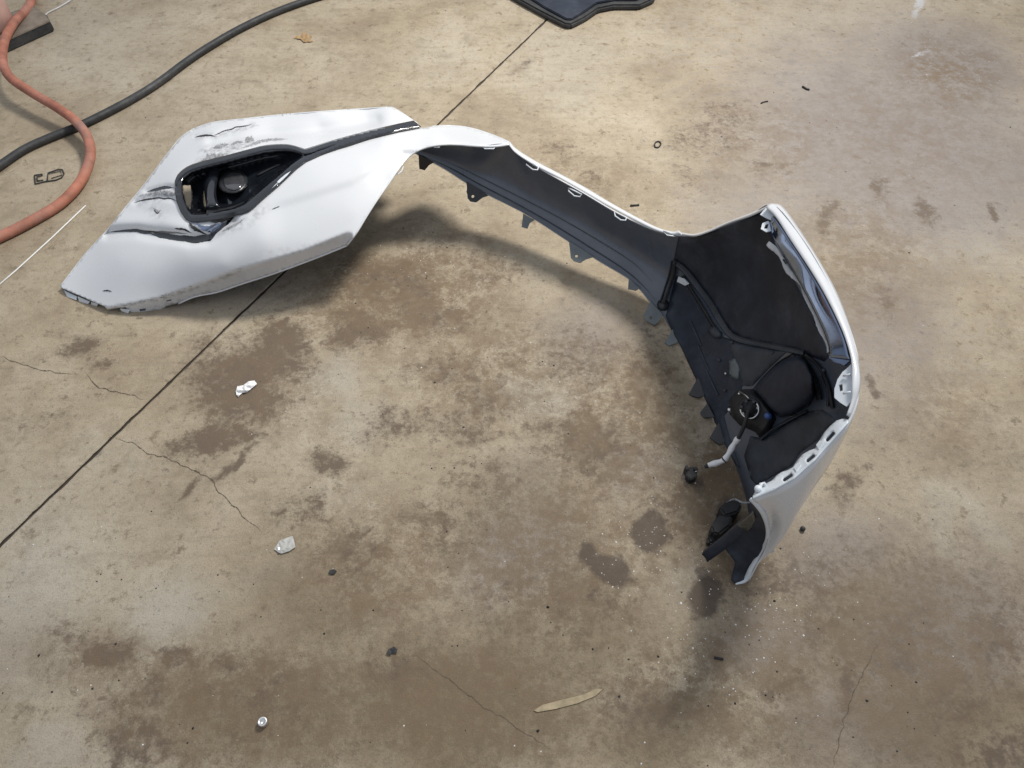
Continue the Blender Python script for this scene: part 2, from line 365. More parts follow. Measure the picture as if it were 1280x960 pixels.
def slab(side):
    """one slab; fine grid where the camera looks, a coarse apron beyond"""
    g = .0085
    # coordinates along the joint (a) and away from it (b)
    if side > 0: a = np.concatenate([np.linspace(-4.5, -1.2, 12)[:-1], np.arange(-1.2, 2.9, g), np.linspace(2.9, 6, 10)[1:]]); b = np.concatenate([[.003, .0045], np.arange(.008, 1.55, g), np.linspace(1.55, 4.5, 10)[1:]])
    else: a = np.concatenate([np.linspace(-4.5, -.2, 12)[:-1], np.arange(-.2, 2.9, g), np.linspace(2.9, 6, 10)[1:]]); b = np.concatenate([[.003, .0045], np.arange(.008, 2.6, g), np.linspace(2.6, 6, 10)[1:]])
    # chipped arris along the joint
    A, B = np.meshgrid(a, b, indexing='ij')
    chip = np.clip(vnC.fbm(a*40+side*9, a*0, 1, 3)-.45, 0, 1)*.006
    B = B + np.where(B < .006, chip[:, None], 0); Z = np.where(B-chip[:, None] < .0036, -.0025, 0.0)
    s = 1 if side > 0 else -1
    X = JA.x+jd.x*A+s*jn.x*B; Y = JA.y+jd.y*A+s*jn.y*B
    V = np.stack([X.ravel(), Y.ravel(), Z.ravel()], 1); na, nb = len(a), len(b)
    i = np.arange(na*nb).reshape(na, nb); q = np.stack([i[:-1, :-1], i[1:, :-1], i[1:, 1:], i[:-1, 1:]], -1).reshape(-1, 4)
    if s < 0: q = q[:, ::-1]
    me = bpy.data.meshes.new('slab'); me.vertices.add(len(V)); me.vertices.foreach_set('co', V.ravel())
    me.loops.add(q.size); me.loops.foreach_set('vertex_index', q.ravel().astype(np.int32))
    me.polygons.add(len(q)); me.polygons.foreach_set('loop_start', np.arange(0, q.size, 4, dtype=np.int32)); me.polygons.foreach_set('loop_total', np.full(len(q), 4, np.int32))
    me.update(); me.validate()
    px = pixn(V); vis = (V[:, 1] > .05)
    w = np.stack([vnA.fbm(V[:, 0], V[:, 1], 9, 4)-.5, vnB.fbm(V[:, 0], V[:, 1], 9, 4)-.5], 1)*46
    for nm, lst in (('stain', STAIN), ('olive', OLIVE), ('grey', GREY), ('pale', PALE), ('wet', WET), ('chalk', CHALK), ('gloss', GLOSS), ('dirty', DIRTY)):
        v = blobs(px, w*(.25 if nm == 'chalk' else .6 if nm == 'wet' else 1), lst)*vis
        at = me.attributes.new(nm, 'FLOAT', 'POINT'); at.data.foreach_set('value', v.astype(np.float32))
    return me
floor = tag(empty('floor', (0, 1.5, 0)), None, None, kind='structure')
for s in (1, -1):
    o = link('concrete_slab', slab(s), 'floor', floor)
base = link('joint_bed', mesh([(-8, -5, -.006), (8, -5, -.006), (8, 9, -.006), (-8, 9, -.006)], [(0, 1, 2, 3)]), 'dirt', floor)
def ribbon(name, px, w0, mat, parent, lift=.0006, surf=None, jit=.5, step=2.0, taper=True, smooth_n=None):
    """thin irregular band following pixel points on the floor (or on surf(px))"""
    p = catmull(px, max(4, int(len(px)*6))); p = resample(p, step); n = len(p)
    t = np.gradient(p, axis=0); t /= np.linalg.norm(t, axis=1)[:, None]+1e-9; nn = np.stack([-t[:, 1], t[:, 0]], 1)
    u = np.linspace(0, 1, n); prof = np.clip(np.minimum(u, 1-u)*6, .15, 1) if taper else np.ones(n)
    wv = np.interp(u, np.linspace(0, 1, len(w0)), w0) if hasattr(w0, '__len__') else np.full(n, w0)
    wl = wv*prof*(1+jit*(rng.random(n)*2-1)); wr_ = wv*prof*(1+jit*(rng.random(n)*2-1))
    L = p+nn*wl[:, None]/2; R = p-nn*wr_[:, None]/2
    S = surf or (lambda q: Pn(q, np.zeros(len(q))))
    a, m, b = S(L), S(p), S(R); up = np.array([0, 0, lift]); V = np.concatenate([a+up, m+up*1.1, b+up])
    F = []
    for i in range(n-1): F += [(i, i+1, n+i+1, n+i), (n+i, n+i+1, 2*n+i+1, 2*n+i)]
    f = [tuple(x) for x in F]; v = V
    a0, b0, c0 = v[f[0][0]], v[f[0][1]], v[f[0][2]]
    if np.cross(b0-a0, c0-a0)@(np.array(CAM)-a0) < 0: f = [x[::-1] for x in f]
    return link(name, mesh(V, f), mat, parent)
def wander(pts, amp, step=6):
    p = resample(pts, step); j = rng.normal(0, amp, p.shape); j[0] = 0; return p+j
ribbon('crack', wander([(140,547),(165,555),(185,567),(205,572),(240,587),(262,598),(270,610),(290,632),(310,650),(330,668)], 1.1), 1.2, 'crack', floor, .0004, jit=.8)
ribbon('crack', wander([(181,499),(150,492),(125,484),(115,478),(107,466)], .9), 1.1, 'crack', floor, .0004, jit=.8)
ribbon('crack', wander([(90,468),(55,463),(30,456),(0,445)], .7), 1.0, 'crack', floor, .0004, jit=.8)
ribbon('crack', wander([(520,818),(545,838),(570,857),(600,880),(625,895),(655,915),(690,938)], .8), .9, 'crack', floor, .0004, jit=.7)
ribbon('crack', wander([(1100,800),(1075,850),(1062,880),(1050,920),(1040,962)], .8), 1.0, 'crack', floor, .0004, jit=.8)

# ------------------------------------------------------------------ the bumper cover
bumper = tag(empty('bumper_cover', P(640, 300)), 'white car bumper cover, scuffed and twisted, lying on the stained concrete floor', 'bumper')

# ---- corner lying face up ---------------------------------------------------
edge_top = [(75,358),(90,338),(110,313),(135,286),(160,255),(180,231),(197,208),(213,187),(227,170),(243,160),(265,152.5),(300,148.5),(350,143),(400,139),(445,136),(484,133.5),(495,136),(522,154),(526,160)]
edge_far = [(540,157.5),(560,156.5),(585,158.5),(610,166),(628,173),(637,177.5)]
edge_grille = [(637,180),(622,182.5),(600,182.5),(575,180.5),(558,180),(543,181.5),(530,184.5),(518,190),(508,198),(497,212),(485,230),(470,251),(456,273),(444,293),(433,306.5)]
edge_lamp = [(400,320),(345,340.5),(300,355),(271,365),(253,368),(238,372),(223,379),(208,383),(205,386),(190,390),(172,394),(164,393),(157,384),(134,387),(131,383),(96,369),(78,361)]
left_poly = edge_top+edge_far+edge_grille+edge_lamp
HC = [(75,360,.012),(110,313,.065),(160,255,.125),(197,208,.165),(243,160,.185),(300,148.5,.212),(400,139,.228),(490,134,.236),(523,156,.232),
 (96,370,.012),(134,386,.014),(172,393,.016),(208,384,.028),(253,368,.062),(300,352,.095),(345,337,.128),(400,315,.158),(433,300,.172),
 (456,273,.196),(485,230,.224),(508,198,.24),(530,184,.247),(560,180,.25),(600,182,.25),(637,179,.25),
 (560,157,.212),(590,160,.215),(615,168,.228),(545,168,.243),
 (150,325,.088),(190,340,.092),(200,280,.142),(170,290,.12),(220,230,.185),(235,320,.135),(280,330,.135),(270,300,.165),(330,300,.178),(340,265,.205),(390,275,.20),(420,240,.23),(440,265,.207),(450,205,.25),(480,180,.254),(410,205,.245),
 (255,172,.202),(290,170,.212),(340,163,.214),(400,158,.217),(460,150,.222),(300,186,.224),(230,250,.18),(360,235,.226),(290,230,.215),(430,180,.24),(380,190,.236)]
tps = TPS(HC, 6.0)
CREASE = [(60,372),(132,385),(200,372),(300,336),(380,312),(432,291)]
GASH = [[(134,292),(150,290),(170,289),(190,293),(215,296),(238,300),(258,298),(275,287),(290,274)], [(184,240),(198,236),(208,234),(218,235)], [(170,253),(185,248),(205,247),(222,250)],
        [(243,172),(255,168),(267,171),(285,163),(312,156)]]
def left_h(p):
    p = np.asarray(p, float); h = tps(p)
    yl = np.interp(p[:, 0], [c[0] for c in CREASE], [c[1] for c in CREASE])
    t = np.clip(p[:, 1]-yl, 0, 40)*(p[:, 0] > 128)*(p[:, 0] < 440)
    h = h - .0016*t
    h = h - .013*np.exp(-(linedist(p, GASH[0])/6.5)**2) + .006*np.exp(-(linedist(p, [(140,276),(200,277),(232,284)])/9)**2)
    h = h - .006*np.exp(-(linedist(p, GASH[1])/3.5)**2) - .006*np.exp(-(linedist(p, GASH[2])/3.5)**2) - .004*np.exp(-(linedist(p, GASH[3])/3)**2)
    # style line from the lamp pocket towards the grille corner
    h = h + .004*sstep(-7, 7, linedist(p, [(330,262),(440,228),(500,190)])*np.sign(p[:, 1]-np.interp(p[:, 0], [330,440,500], [262,228,190])))*-1*(sstep(320,360,p[:, 0]))
    # hollow between the lower lip and the black insert
    h = h - .007*np.exp(-(linedist(p, [(265,178),(330,168),(400,163),(470,150)])/7)**2)
    return h
def left_s(p, lift=0.0):
    p = np.asarray(p, float).reshape(-1, 2); return Pn(p, left_h(p)+lift)
bezel_out = [(218.5,226),(223,217),(235,207.6),(253,201.5),(283,194),(311,186.5),(332,181.3),(356,180),(370,182.5),(381,186),(400,180),(425,172.5),(462,162.5),(500,154),(517,150.5),(526,158),
 (500,162.5),(462,172),(425,184),(400,194),(382,202),(370,211),(350,230),(330,247),(310,264),(292,271),(271,274.5),(247,277.5),(235,276),(227.5,268),(222,256),(218.5,241)]
bo = np.array(bezel_out)
def shrink(poly, d):
    p = np.asarray(poly, float); t = np.roll(p, -1, 0)-np.roll(p, 1, 0); t /= np.linalg.norm(t, axis=1)[:, None]
    nn = np.stack([-t[:, 1], t[:, 0]], 1); q = p+nn*d
    return q if inpoly(q, p).mean() > .5 or d < 0 else p-nn*d
hole_poly = [tuple(v) for v in shrink(bezel_out[:13]+[(497,155.5),(506,157.5),(500,161.5)]+bezel_out[17:], 1.6)]
o, v2 = sheet('corner_panel', left_poly, left_h, ['paint', 'inner'], bumper, [hole_poly], 2.6, .0032, 1, 0)
gr = np.zeros(len(v2))
for ln, w, s in (([(140,384),(200,374),(260,355),(300,338)], 2.5, .7), ([(250,203),(280,196),(300,190)], 5, .9), ([(255,190),(290,184),(312,178)], 6, .7), ([(240,171),(270,170),(320,156)], 3, .6), ([(270,290),(300,282),(330,262)], 7, .42), ([(190,262),(200,268)], 8, .4), ([(175,250),(222,240)], 8, .6), ([(330,318),(420,300)], 5, .2), ([(190,385),(270,362)], 2.5, .6)):
    gr = np.maximum(gr, s*np.exp(-(linedist(v2, ln)/w)**2))
at = o.data.attributes.new('grime', 'FLOAT', 'POINT'); at.data.foreach_set('value', gr.astype(np.float32))
# turned-down lip along the lower front edge, hidden side closes the section
def band(name, A, B, mats, parent, th=.003, nrow=4, bow=0.0, face=CAM, n=None):
    """ruled band between two 3D polylines, bowed upwards in the middle"""
    n = n or max(len(A), len(B))*4; A = catmull([tuple(a) for a in A], n); B = catmull([tuple(b) for b in B], n); V = []; F = []
    for i in range(n):
        for j in range(nrow+1):
            t = j/nrow; q = A[i]*(1-t)+B[i]*t; q = q+np.array([0, 0, bow*math.sin(math.pi*t)]); V.append(q)
    for i in range(n-1):
        for j in range(nrow): k = i*(nrow+1)+j; F.append((k, k+1, k+nrow+2, k+nrow+1))
    V = np.array(V); tot = 0
    for fc in F: a, b, c = V[fc[0]], V[fc[1]], V[fc[2]]; tot += np.cross(b-a, c-a)@(np.array(face)-a)
    if tot < 0: F = [x[::-1] for x in F]
    o = link(name, mesh(V, F), mats, parent); solid(o, th); return o
lipA = [P(x, y, float(left_h([(x, y)])[0])) for x, y in edge_top[9:18]]
lipB = [p+Vector((0, .012, -.055)) for p in lipA]
band('lower_lip', lipA, lipB, 'paint', bumper, face=(0, 9, .3))
# rolled edge along the outline
def rolled(seq, r_=.0019):
    q = resample(catmull(seq, len(seq)*4), 3.5); pts = left_s(q); pts[:, 2] = np.maximum(pts[:, 2]-.0015, r_)
    for _ in range(3): pts[1:-1] = (pts[:-2]+2*pts[1:-1]+pts[2:])/4
    link('rolled_edge', tube_mesh(pts, r_, 8), 'paint', bumper)
rolled(edge_top[:10]); rolled(edge_top[9:16]); rolled(edge_top[15:18]); rolled(edge_far); rolled(edge_grille, .0024); rolled([edge_grille[-1]]+edge_lamp[:7], .0022)
# scuffs where the paint is torn to the black plastic
def scuff(px, w, jit=.3, mat='scuff'): return ribbon('scuff_mark', px, w, mat, bumper, .0011, left_s, jit, 1.5)
scuff(wander([(134,291),(150,289),(170,288.5),(190,292)], .2), [1, 2.5, 4, 5], .1, 'gloss')
scuff(wander([(186,292),(205,295),(225,298),(245,300),(262,297),(275,288)], .25), [5, 7, 6.5, 8, 9, 6], .1, 'gloss')
scuff(wander([(165,289),(190,290),(215,291),(235,293)], .3), [1.2, 2.4, 2.6, 1.5], .15, 'gloss')
scuff(wander([(218,286),(230,287),(240,292)], .4), [1.5, 2.6, 1.5])
scuff(wander([(262,294),(272,287),(283,279),(292,272)], .3), [4, 6, 4], .15, 'gloss')
scuff(wander([(240,283),(252,291),(262,296)], .4), [1.5, 2.5, 2])
scuff(wander([(184,240),(198,236),(210,234),(218,235)], .2), [1.5, 3.4, 3.8, 2], .15, 'gloss')
scuff(wander([(167,254),(182,249),(198,248),(212,249),(222,253)], .4), [1, 1.8, 1.4, 2])
scuff(wander([(243,172),(253,169),(262,170),(269,171.5)], .3), [1, 2, 1.2])
scuff(wander([(266,170),(278,165),(295,159),(316,156)], .3), [1, 1.2, .8])
scuff(wander([(252,201),(260,196),(268,196),(281,193)], .6), [4, 7, 6, 4], .5, 'rub')
scuff(wander([(266,186),(275,182),(286,180)], .5), [3, 5, 3], .5, 'rub')
scuff(wander([(306,178),(312,174),(318,176)], .5), [3, 7, 3], .5, 'rub')
scuff(wander([(287,182),(296,178),(304,178)], .3), [2, 3, 2], .5, 'rub')
scuff([(128,364),(134,363.5),(140,365)], [1, 1.8, 1])
scuff(wander([(150,383),(175,380),(205,372),(235,362),(262,352)], .6), [3, 5, 4, 5, 3], .6, 'rub')
scuff([(170,246),(195,242),(222,243)], [2, 6, 7], .4, 'rub'); scuff([(276,290),(292,283),(306,273)], [2, 3, 2], .5, 'rub'); scuff([(190,259),(197,264),(202,263)], [1.5, 2.5, 1.5], .5, 'rub'); scuff([(300,186),(330,176),(360,174)], [2, 4, 2], .5, 'rub'); scuff([(330,330),(370,318),(420,304)], [2, 3, 2], .5, 'rub')
scuff(wander([(76,360),(86,365),(100,371),(118,379)], .2), [2, 1.4, 1.2])
scuff([(340,262),(350,258)], .8); scuff(wander([(378,315),(388,311),(402,308)], .4), .9, .9)
scuff(wander([(192,262),(196,267),(199,265)], .3), 1.1)

# ---- black pocket with the fog lamp -----------------------------------------
def tub_drop(p):
    d = linedist(p, bezel_out, True); x = np.asarray(p)[:, 0]
    depth = np.interp(x, [215, 235, 300, 345, 385, 420, 530], [.050, .055, .055, .045, .012, .002, .0])
    rim = np.interp(x, [215, 340, 390, 530], [8.0, 8.0, 5.0, 3.2])
    return .0035+.0045*sstep(400, 440, x) - depth*sstep(0, 1, np.clip((d-rim)/(rim*.9), 0, 1))
def tub_h(p): return left_h(p)+tub_drop(p)
slot = [(229.5,232),(238,230.5),(239,246),(237.5,262),(233,255)]
fb = sheet('fog_lamp_bezel', bezel_out, tub_h, ['gloss'], bumper, [slot], 2.2, .0025)[0]
band('bezel_edge', [P(x, y, float(left_h([(x, y)])[0])+.0042) for x, y in bezel_out[:13]], [P(x+1.5, y+6, float(left_h([(x+1.5, y+6)])[0])+.0052) for x, y in bezel_out[:13]], 'gloss', fb, .002)
band('bezel_edge', [P(x, y, float(left_h([(x, y)])[0])+.0042) for x, y in bezel_out[22:32]], [P(x+dx, y+dy, float(left_h([(x+dx, y+dy)])[0])+.0052) for (x, y), (dx, dy) in zip(bezel_out[22:32], [(-5,-4),(-4,-5),(-4,-5),(-2,-6.5),(0,-7),(2,-7),(5,-6),(7,-3),(7.5,-1),(7.5,0)])], 'gloss', fb, .002)
def bulge(name, cx, cy, rx, ry, h0, hgt, mat, parent, ang=0, pw=2.0, step=2):
    a = math.radians(ang); poly = [(cx+rx*math.cos(t)*math.cos(a)-ry*math.sin(t)*math.sin(a), cy+rx*math.cos(t)*math.sin(a)+ry*math.sin(t)*math.cos(a)) for t in np.linspace(0, 2*math.pi, 26)[:-1]]
    def hh(p):
        dx = p[:, 0]-cx; dy = p[:, 1]-cy; u = (dx*math.cos(a)+dy*math.sin(a))/rx; v = (-dx*math.sin(a)+dy*math.cos(a))/ry
        return h0+hgt*np.clip(1-(u*u+v*v)**(pw/2), 0, 1)
    return sheet(name, poly, hh, [mat], parent, (), step, .002)[0]
h_l = float(tub_h([(291, 227)])[0])
lamp = bulge('fog_lamp', 291, 227, 19, 15, h_l+.010, .006, 'satin', bumper, -8, 5)
bulge('lamp_lens', 292, 226, 13.5, 11.5, h_l+.0165, .003, 'lens', lamp, -8)
# curved reflector wall between slot and lamp, and the lower ledge
band('reflector_wall', [P(262,209,h_l+.022), P(255,225,h_l+.010), P(253,243,h_l+.004), P(256,261,h_l+.010)], [P(276,208,h_l+.026), P(272,225,h_l+.020), P(270,242,h_l+.018), P(274,258,h_l+.022)], 'gloss', bumper, .002, 5, .008)
band('bezel_ledge', [P(258,262,h_l+.012), P(285,259,h_l+.012), P(310,250,h_l+.016)], [P(258,268,h_l+.024), P(288,265,h_l+.024), P(316,255,h_l+.026)], 'satin', bumper, .002)
band('bezel_fin', [P(318,215,h_l+.004), P(345,202,h_l+.018), P(372,194,h_l+.032)], [P(322,219,h_l+.018), P(348,206,h_l+.028), P(374,197,h_l+.036)], 'satin', bumper, .002)
ribbon('bezel_painted_highlight', [(340,238),(352,226.5),(364,216)], [1.5, 3.4, 1.5], 'primer', bumper, .005, left_s, .05)  # pale ribbon that paints a highlight along the black bezel
# folded torn skin below the pocket
for (a, b, c), mt in (([(243,280),(258,286),(276,281)], 'chrome'), ([(250,288),(266,289),(280,279)], 'chrome'), ([(236,279),(243,287),(252,292)], 'scuff'), ([(262,279),(280,277),(296,271)], 'scuff')):
    ribbon('torn_skin', [a, b, c], [2, 4.5, 2], mt, bumper, .004, left_s, .35)
# fender mounting tabs under the wing tip
for pts in ([(80,363,.004),(96,370.5,.010),(95,375,.002),(84,371,.001)], [(97,371,.011),(112,377,.012),(110,380,.001),(99,377,.001)], [(114,378,.012),(122,380.5,.012),(121,383,.001),(114,381,.001)], [(150,386,.014),(162,388,.014),(160,392,.002),(152,389,.002)]):
    plate('fender_tab', pts, 'primer', bumper, th=.002)
plate('tab_slot', [(174,386.5,.022),(182,385.3,.024),(182,388,.021),(175,389,.019)], 'inner', bumper, th=.001)
plate('tab_slot', [(208,375.5,.045),(214,374,.047),(214,375.6,.045),(208,377,.043)], 'inner', bumper, th=.001)

# ---- valance strip and the corner standing upright ---------------------------
def V3(x, y, h): return np.array(P(x, y, h))
cols = [  # bottom (px,py,h) or 3D, top, outward bulge
 ((514,188.5,.215),(529,184,.243),.012), ((554,210,.165),(560,181,.246),.022), ((582,228,.132),(598,183,.247),.028), ((611,244,.115),(634,181,.247),.032),
 ((658,268,.095),(666,206,.225),.034), ((711,302,.082),(726,240,.208),.046), ((750,327,.068),(772,267,.197),.046), ((789,351,.050),(815,287,.20),.046),
 ((812,377,.032),(845,294,.22),.055), ((830,398,.018),(866,294,.255),.055), ((848,428,.012),(902,283,.325),.055), ((864,462,.010),(936,270,.395),.055),
 ((878,492,.008),(966,256,.452),.050), ((892,523,.006),(1001,296,.467),.048), ((903,550,.004),(1031,345,.477),.047), (None,(1054,395,.482),.047), (None,(1070,445,.482),.05),
 (None,(1071,494,.470),.044), (None,(1059,527,.452),.034), (None,(1042,547,.438),.030), (None,(1017,575,.418),.028), (None,(992,597,.398),.030), (None,(965,612,.376),.034), (None,(940,622,.355),.0)]
botT = [V3(903,550,.004), np.array((.478,.885,.002)), np.array((.487,.83,.001)), np.array((.489,.785,.001)), np.array((.487,.745,.001)), np.array((.484,.715,.001)), np.array((.478,.685,.001)), np.array((.470,.655,.001)), np.array((.462,.628,.001)), V3(934,727,.001)]
bots = []; k = 1
for b, t, g in cols:
    if b is None: bots.append(botT[k]); k += 1
    else: bots.append(V3(*b))
tops = [V3(*t) for b, t, g in cols]; bul = [g for b, t, g in cols]
NS, NR = 150, 22
Bc, Tc = catmull(bots, NS), catmull(tops, NS); Gc = np.interp(np.linspace(0, len(cols)-1, NS), range(len(cols)), bul)
arch = catmull([V3(934,727,.001), V3(945,706,.06), V3(956,686,.12), V3(961,660,.20), V3(955,640,.285), V3(940,622,.355)], NR+1)
mid = (Bc+Tc)/2; tg = np.gradient(mid, axis=0); tg[:, 2] = 0; tg /= np.linalg.norm(tg, axis=1)[:, None]
for _ in range(6): tg[1:-1] = (tg[:-2]+tg[1:-1]*2+tg[2:])/4
tg /= np.linalg.norm(tg, axis=1)[:, None]; outw = np.stack([-tg[:, 1], tg[:, 0], np.zeros(NS)], 1)   # left of travel = away from the inside
wall = np.zeros((NS, NR+1, 3))
for i in range(NS):
    s = i/(NS-1)*(len(cols)-1)
    for j in range(NR+1):
        t = j/NR; q = Bc[i]*(1-t)+Tc[i]*t; prof = math.sin(math.pi*t**(.46 if s < 8 else .46+.54*min(1, (s-8)/3)))**.9
        q = q+outw[i]*Gc[i]*prof
        # stepped channel low on the valance
        q = q+outw[i]*(-.005)*math.exp(-((t-.10)/.03)**2)*np.clip((11-s)/2, 0, 1)*np.clip(s/1.5, 0, 1)
        wall[i, j] = q
    e = np.clip((s-(len(cols)-3.2))/2.2, 0, 1); e = e*e*(3-2*e)
    if e > 0:
        shift = arch-wall[i]*0; base_i = Bc[i][None]*(1-np.linspace(0, 1, NR+1))[:, None]+Tc[i][None]*np.linspace(0, 1, NR+1)[:, None]
        base_e = Bc[-1][None]*(1-np.linspace(0, 1, NR+1))[:, None]+Tc[-1][None]*np.linspace(0, 1, NR+1)[:, None]
        wall[i] = wall[i]*(1-e)+(base_i+(arch-base_e))*e
WV = wall.reshape(-1, 3); WF = []
for i in range(NS-1):
    for j in range(NR):
        a = i*(NR+1)+j; WF.append((a, a+1, a+NR+2, a+NR+1))
tot = 0
for f in WF:
    a, b, c = WV[f[0]], WV[f[1]], WV[f[2]]; nn = np.cross(b-a, c-a); tot += nn@(-outw[f[0]//(NR+1)])
if tot < 0: WF = [f[::-1] for f in WF]
shell = link('cover_shell', mesh(WV, WF), ['channel', 'paint'], bumper); solid(shell, .0032, -1, 1, 1)
bvh = BVHTree.FromPolygons([Vector(v) for v in WV], WF)
def W(p, lift=0.0):
    """points on the inside of the upright corner seen at photo pixels, lifted towards the inside"""
    out = []; last = None
    for x, y in np.asarray(p, float).reshape(-1, 2):
        d = ray(x, y).normalized(); h, nrm, idx, dist = bvh.ray_cast(CAM, d)
        if h is None:
            h, nrm, idx, dist = bvh.find_nearest(P(x, y, .0 if last is None else max(0, last)))
        q = h-d*lift; last = h.z; q.z = max(q.z, .0015); out.append(tuple(q))
    return np.array(out)
def Wp(x, y, lift=0.0): return Vector(W([(x, y)], lift)[0])
def relief(name, poly, lift, edge, mat, parent=None, holes=(), step=3.5, th=.0015, base=.0012, tilt=None, fn=None):
    v2, f = cdt(poly, holes, step); d = linedist(v2, poly, True)
    for h in holes: d = np.minimum(d, linedist(v2, h, True))
    lf = base+lift*sstep(0, edge, d)
    if fn is not None: lf = base+np.minimum(lf-base, 1e9)*0+fn(v2)*sstep(0, 4, d)
    if tilt is not None: lf = lf*np.clip(tilt(v2), 0, 2)+base
    v3 = np.array([W([q], l)[0] for q, l in zip(v2, lf)])
    o = link(name, mesh(v3, orient(v3, f)), mat, parent or bumper); solid(o, th); return o
def rib(name, px, w, hgt, mat, parent=None, n=None):
    """raised rib of trapezoid section along pixel points on the inside wall"""
    p = resample(catmull(px, len(px)*5), 4.0); t = np.gradient(p, axis=0); t /= np.linalg.norm(t, axis=1)[:, None]; nn = np.stack([-t[:, 1], t[:, 0]], 1)
    wv = np.interp(np.linspace(0, 1, len(p)), np.linspace(0, 1, len(w)), w)[:, None] if hasattr(w, '__len__') else w
    rows = [(-.5, .0), (-.36, hgt), (-.15, hgt*.75), (.15, hgt*.75), (.36, hgt), (.5, .0)]; V = []
    for k, l in rows: V.append(W(p+nn*wv*k, l))
    V = np.concatenate(V); m = len(p); F = []
    for r in range(len(rows)-1):
        for i in range(m-1): F.append((r*m+i, r*m+i+1, (r+1)*m+i+1, (r+1)*m+i))
    F.append(tuple(r*m for r in range(6))); F.append(tuple(r*m+m-1 for r in range(5, -1, -1)))
    a, b, c = V[F[2][0]], V[F[2][1]], V[F[2][2]]
    if np.cross(b-a, c-a)@(np.array(CAM)-a) < 0: F = [x[::-1] for x in F]
    return link(name, mesh(V, F), mat, parent or bumper, smooth=False)
# painted edges round the grille and lamp openings
g_out = [(637,176.5),(646,186),(668,200),(700,217),(730,233),(760,251),(790,268),(820,283.5),(840,289.5),(848,288),(852,292)]
g_in = [(636,180.5),(645,191),(668,206),(700,222.5),(730,239.5),(760,257),(790,273),(820,287.5),(840,292.5),(848,292.5),(852,294)]
gh = [.25,.242,.226,.216,.207,.200,.198,.203,.214,.224,.23]
band('grille_edge', [P(x, y, h+.002) for (x, y), h in zip(g_in, gh)], [P(x, y, h-.004) for (x, y), h in zip(g_out, gh)], 'paint', bumper, .002, 3, .003)
s_in = [(850,293),(868,295),(884,290.5),(900,283.5),(915,277.5),(935,271),(950,264.5),(960,259)]
s_out = [(850,290),(868,292.5),(884,288),(900,281),(915,275),(935,267.5),(950,261),(960,256)]
sh = [.226,.258,.293,.322,.352,.394,.424,.444]
band('grille_edge', [P(x, y, h+.002) for (x, y), h in zip(s_in, sh)], [P(x, y, h-.001) for (x, y), h in zip(s_out, sh)], 'paint', bumper, .002, 2, .001)
b_in = [(957,258),(970,271),(987,297.5),(1010,332),(1030,365),(1047.5,400),(1057.5,425),(1064,450),(1065,482),(1064,500),(1058,519)]
b_out = [(966,254),(977,257),(995,280),(1022,322),(1045.5,364),(1062.5,408),(1071.5,440),(1075.5,468),(1075,485),(1071,502),(1062.5,522)]
bh = [.447,.453,.460,.469,.476,.481,.482,.482,.476,.466,.455]
band('lamp_edge', [P(x, y, h+.004) for (x, y), h in zip(b_in, bh)], [P(x, y, h) for (x, y), h in zip(b_out, bh)], 'paint', bumper, .003, 5, .003)
# fender flange with its slots
fl_out = [(1060,527.5),(1042,547.5),(1017,575.5),(992,597.5),(965,612.5),(940,622.5)]
fl_in = [(947,607),(951,606),(958,604),(965,600.5),(971,594),(977,590),(984,588),(991,584),(996,576),(1003,568),(1012,563),(1019,560.5),(1024,551),(1030,541),(1038,532),(1046,525.5),(1053,523.5),(1059,524)]
FLH = TPS([(1060,527,.456),(1042,547,.442),(1017,575,.422),(992,597,.402),(965,612,.380),(940,622,.358),(1046,525,.44),(1019,558,.41),(991,584,.386),(947,607,.346)], 30)
def obl(cx, cy, l, w, a):
    a = math.radians(a); return [(cx+u*math.cos(a)-v*math.sin(a), cy+u*math.sin(a)+v*math.cos(a)) for u, v in ((-l,-w*.6),(-l*.8,-w),(l*.8,-w),(l,-w*.6),(l,w*.6),(l*.8,w),(-l*.8,w),(-l,w*.6))]
fslots = [obl(1037.5,545.5,7.5,2.6,-48), obl(1013,572.5,6.5,2.5,-40), obl(984.5,596.5,7,2.5,-34)]
sheet('fender_flange', fl_out+fl_in, FLH, ['primer'], bumper, fslots, 2.6, .0025)
for cx, cy, a in ((1026,558,-55),(998,586,-45)):
    plate('flange_step', [(cx-6,cy-2,float(FLH([(cx-6,cy-2)])[0])+.004),(cx-1,cy-8,float(FLH([(cx-1,cy-8)])[0])+.004),(cx+3,cy-5,float(FLH([(cx+3,cy-5)])[0])+.003),(cx-3,cy+3,float(FLH([(cx-3,cy+3)])[0])+.003)], 'primer', bumper, th=.002)
# ball clip at the end of the flange, and the one low on the arch edge
def blob(name, c, r, mat, parent, sc=(1, 1, 1)):
    bm = bmesh.new(); bmesh.ops.create_uvsphere(bm, u_segments=12, v_segments=8, radius=r)
    for v in bm.verts: v.co = Vector((v.co.x*sc[0], v.co.y*sc[1], v.co.z*sc[2]))+Vector(c)
    me = bpy.data.meshes.new('m'); bm.to_mesh(me); bm.free(); return link(name, me, mat, parent)
bc = blob('ball_clip', P(948,611,.362), .0065, 'primer', bumper, (1, 1, .8))
link('clip_hook', tube_mesh([P(950,612,.36), P(951,605,.362), P(955,604,.362), P(957,609,.36)], .0028, 8), 'primer', bc)
bc = blob('ball_clip', P(964,685,.125), .006, 'clip', bumper, (1, 1, .8))
link('clip_hook', tube_mesh([P(961,690,.115), P(966,689,.115), P(966,681,.13)], .0026, 8), 'clip', bc)
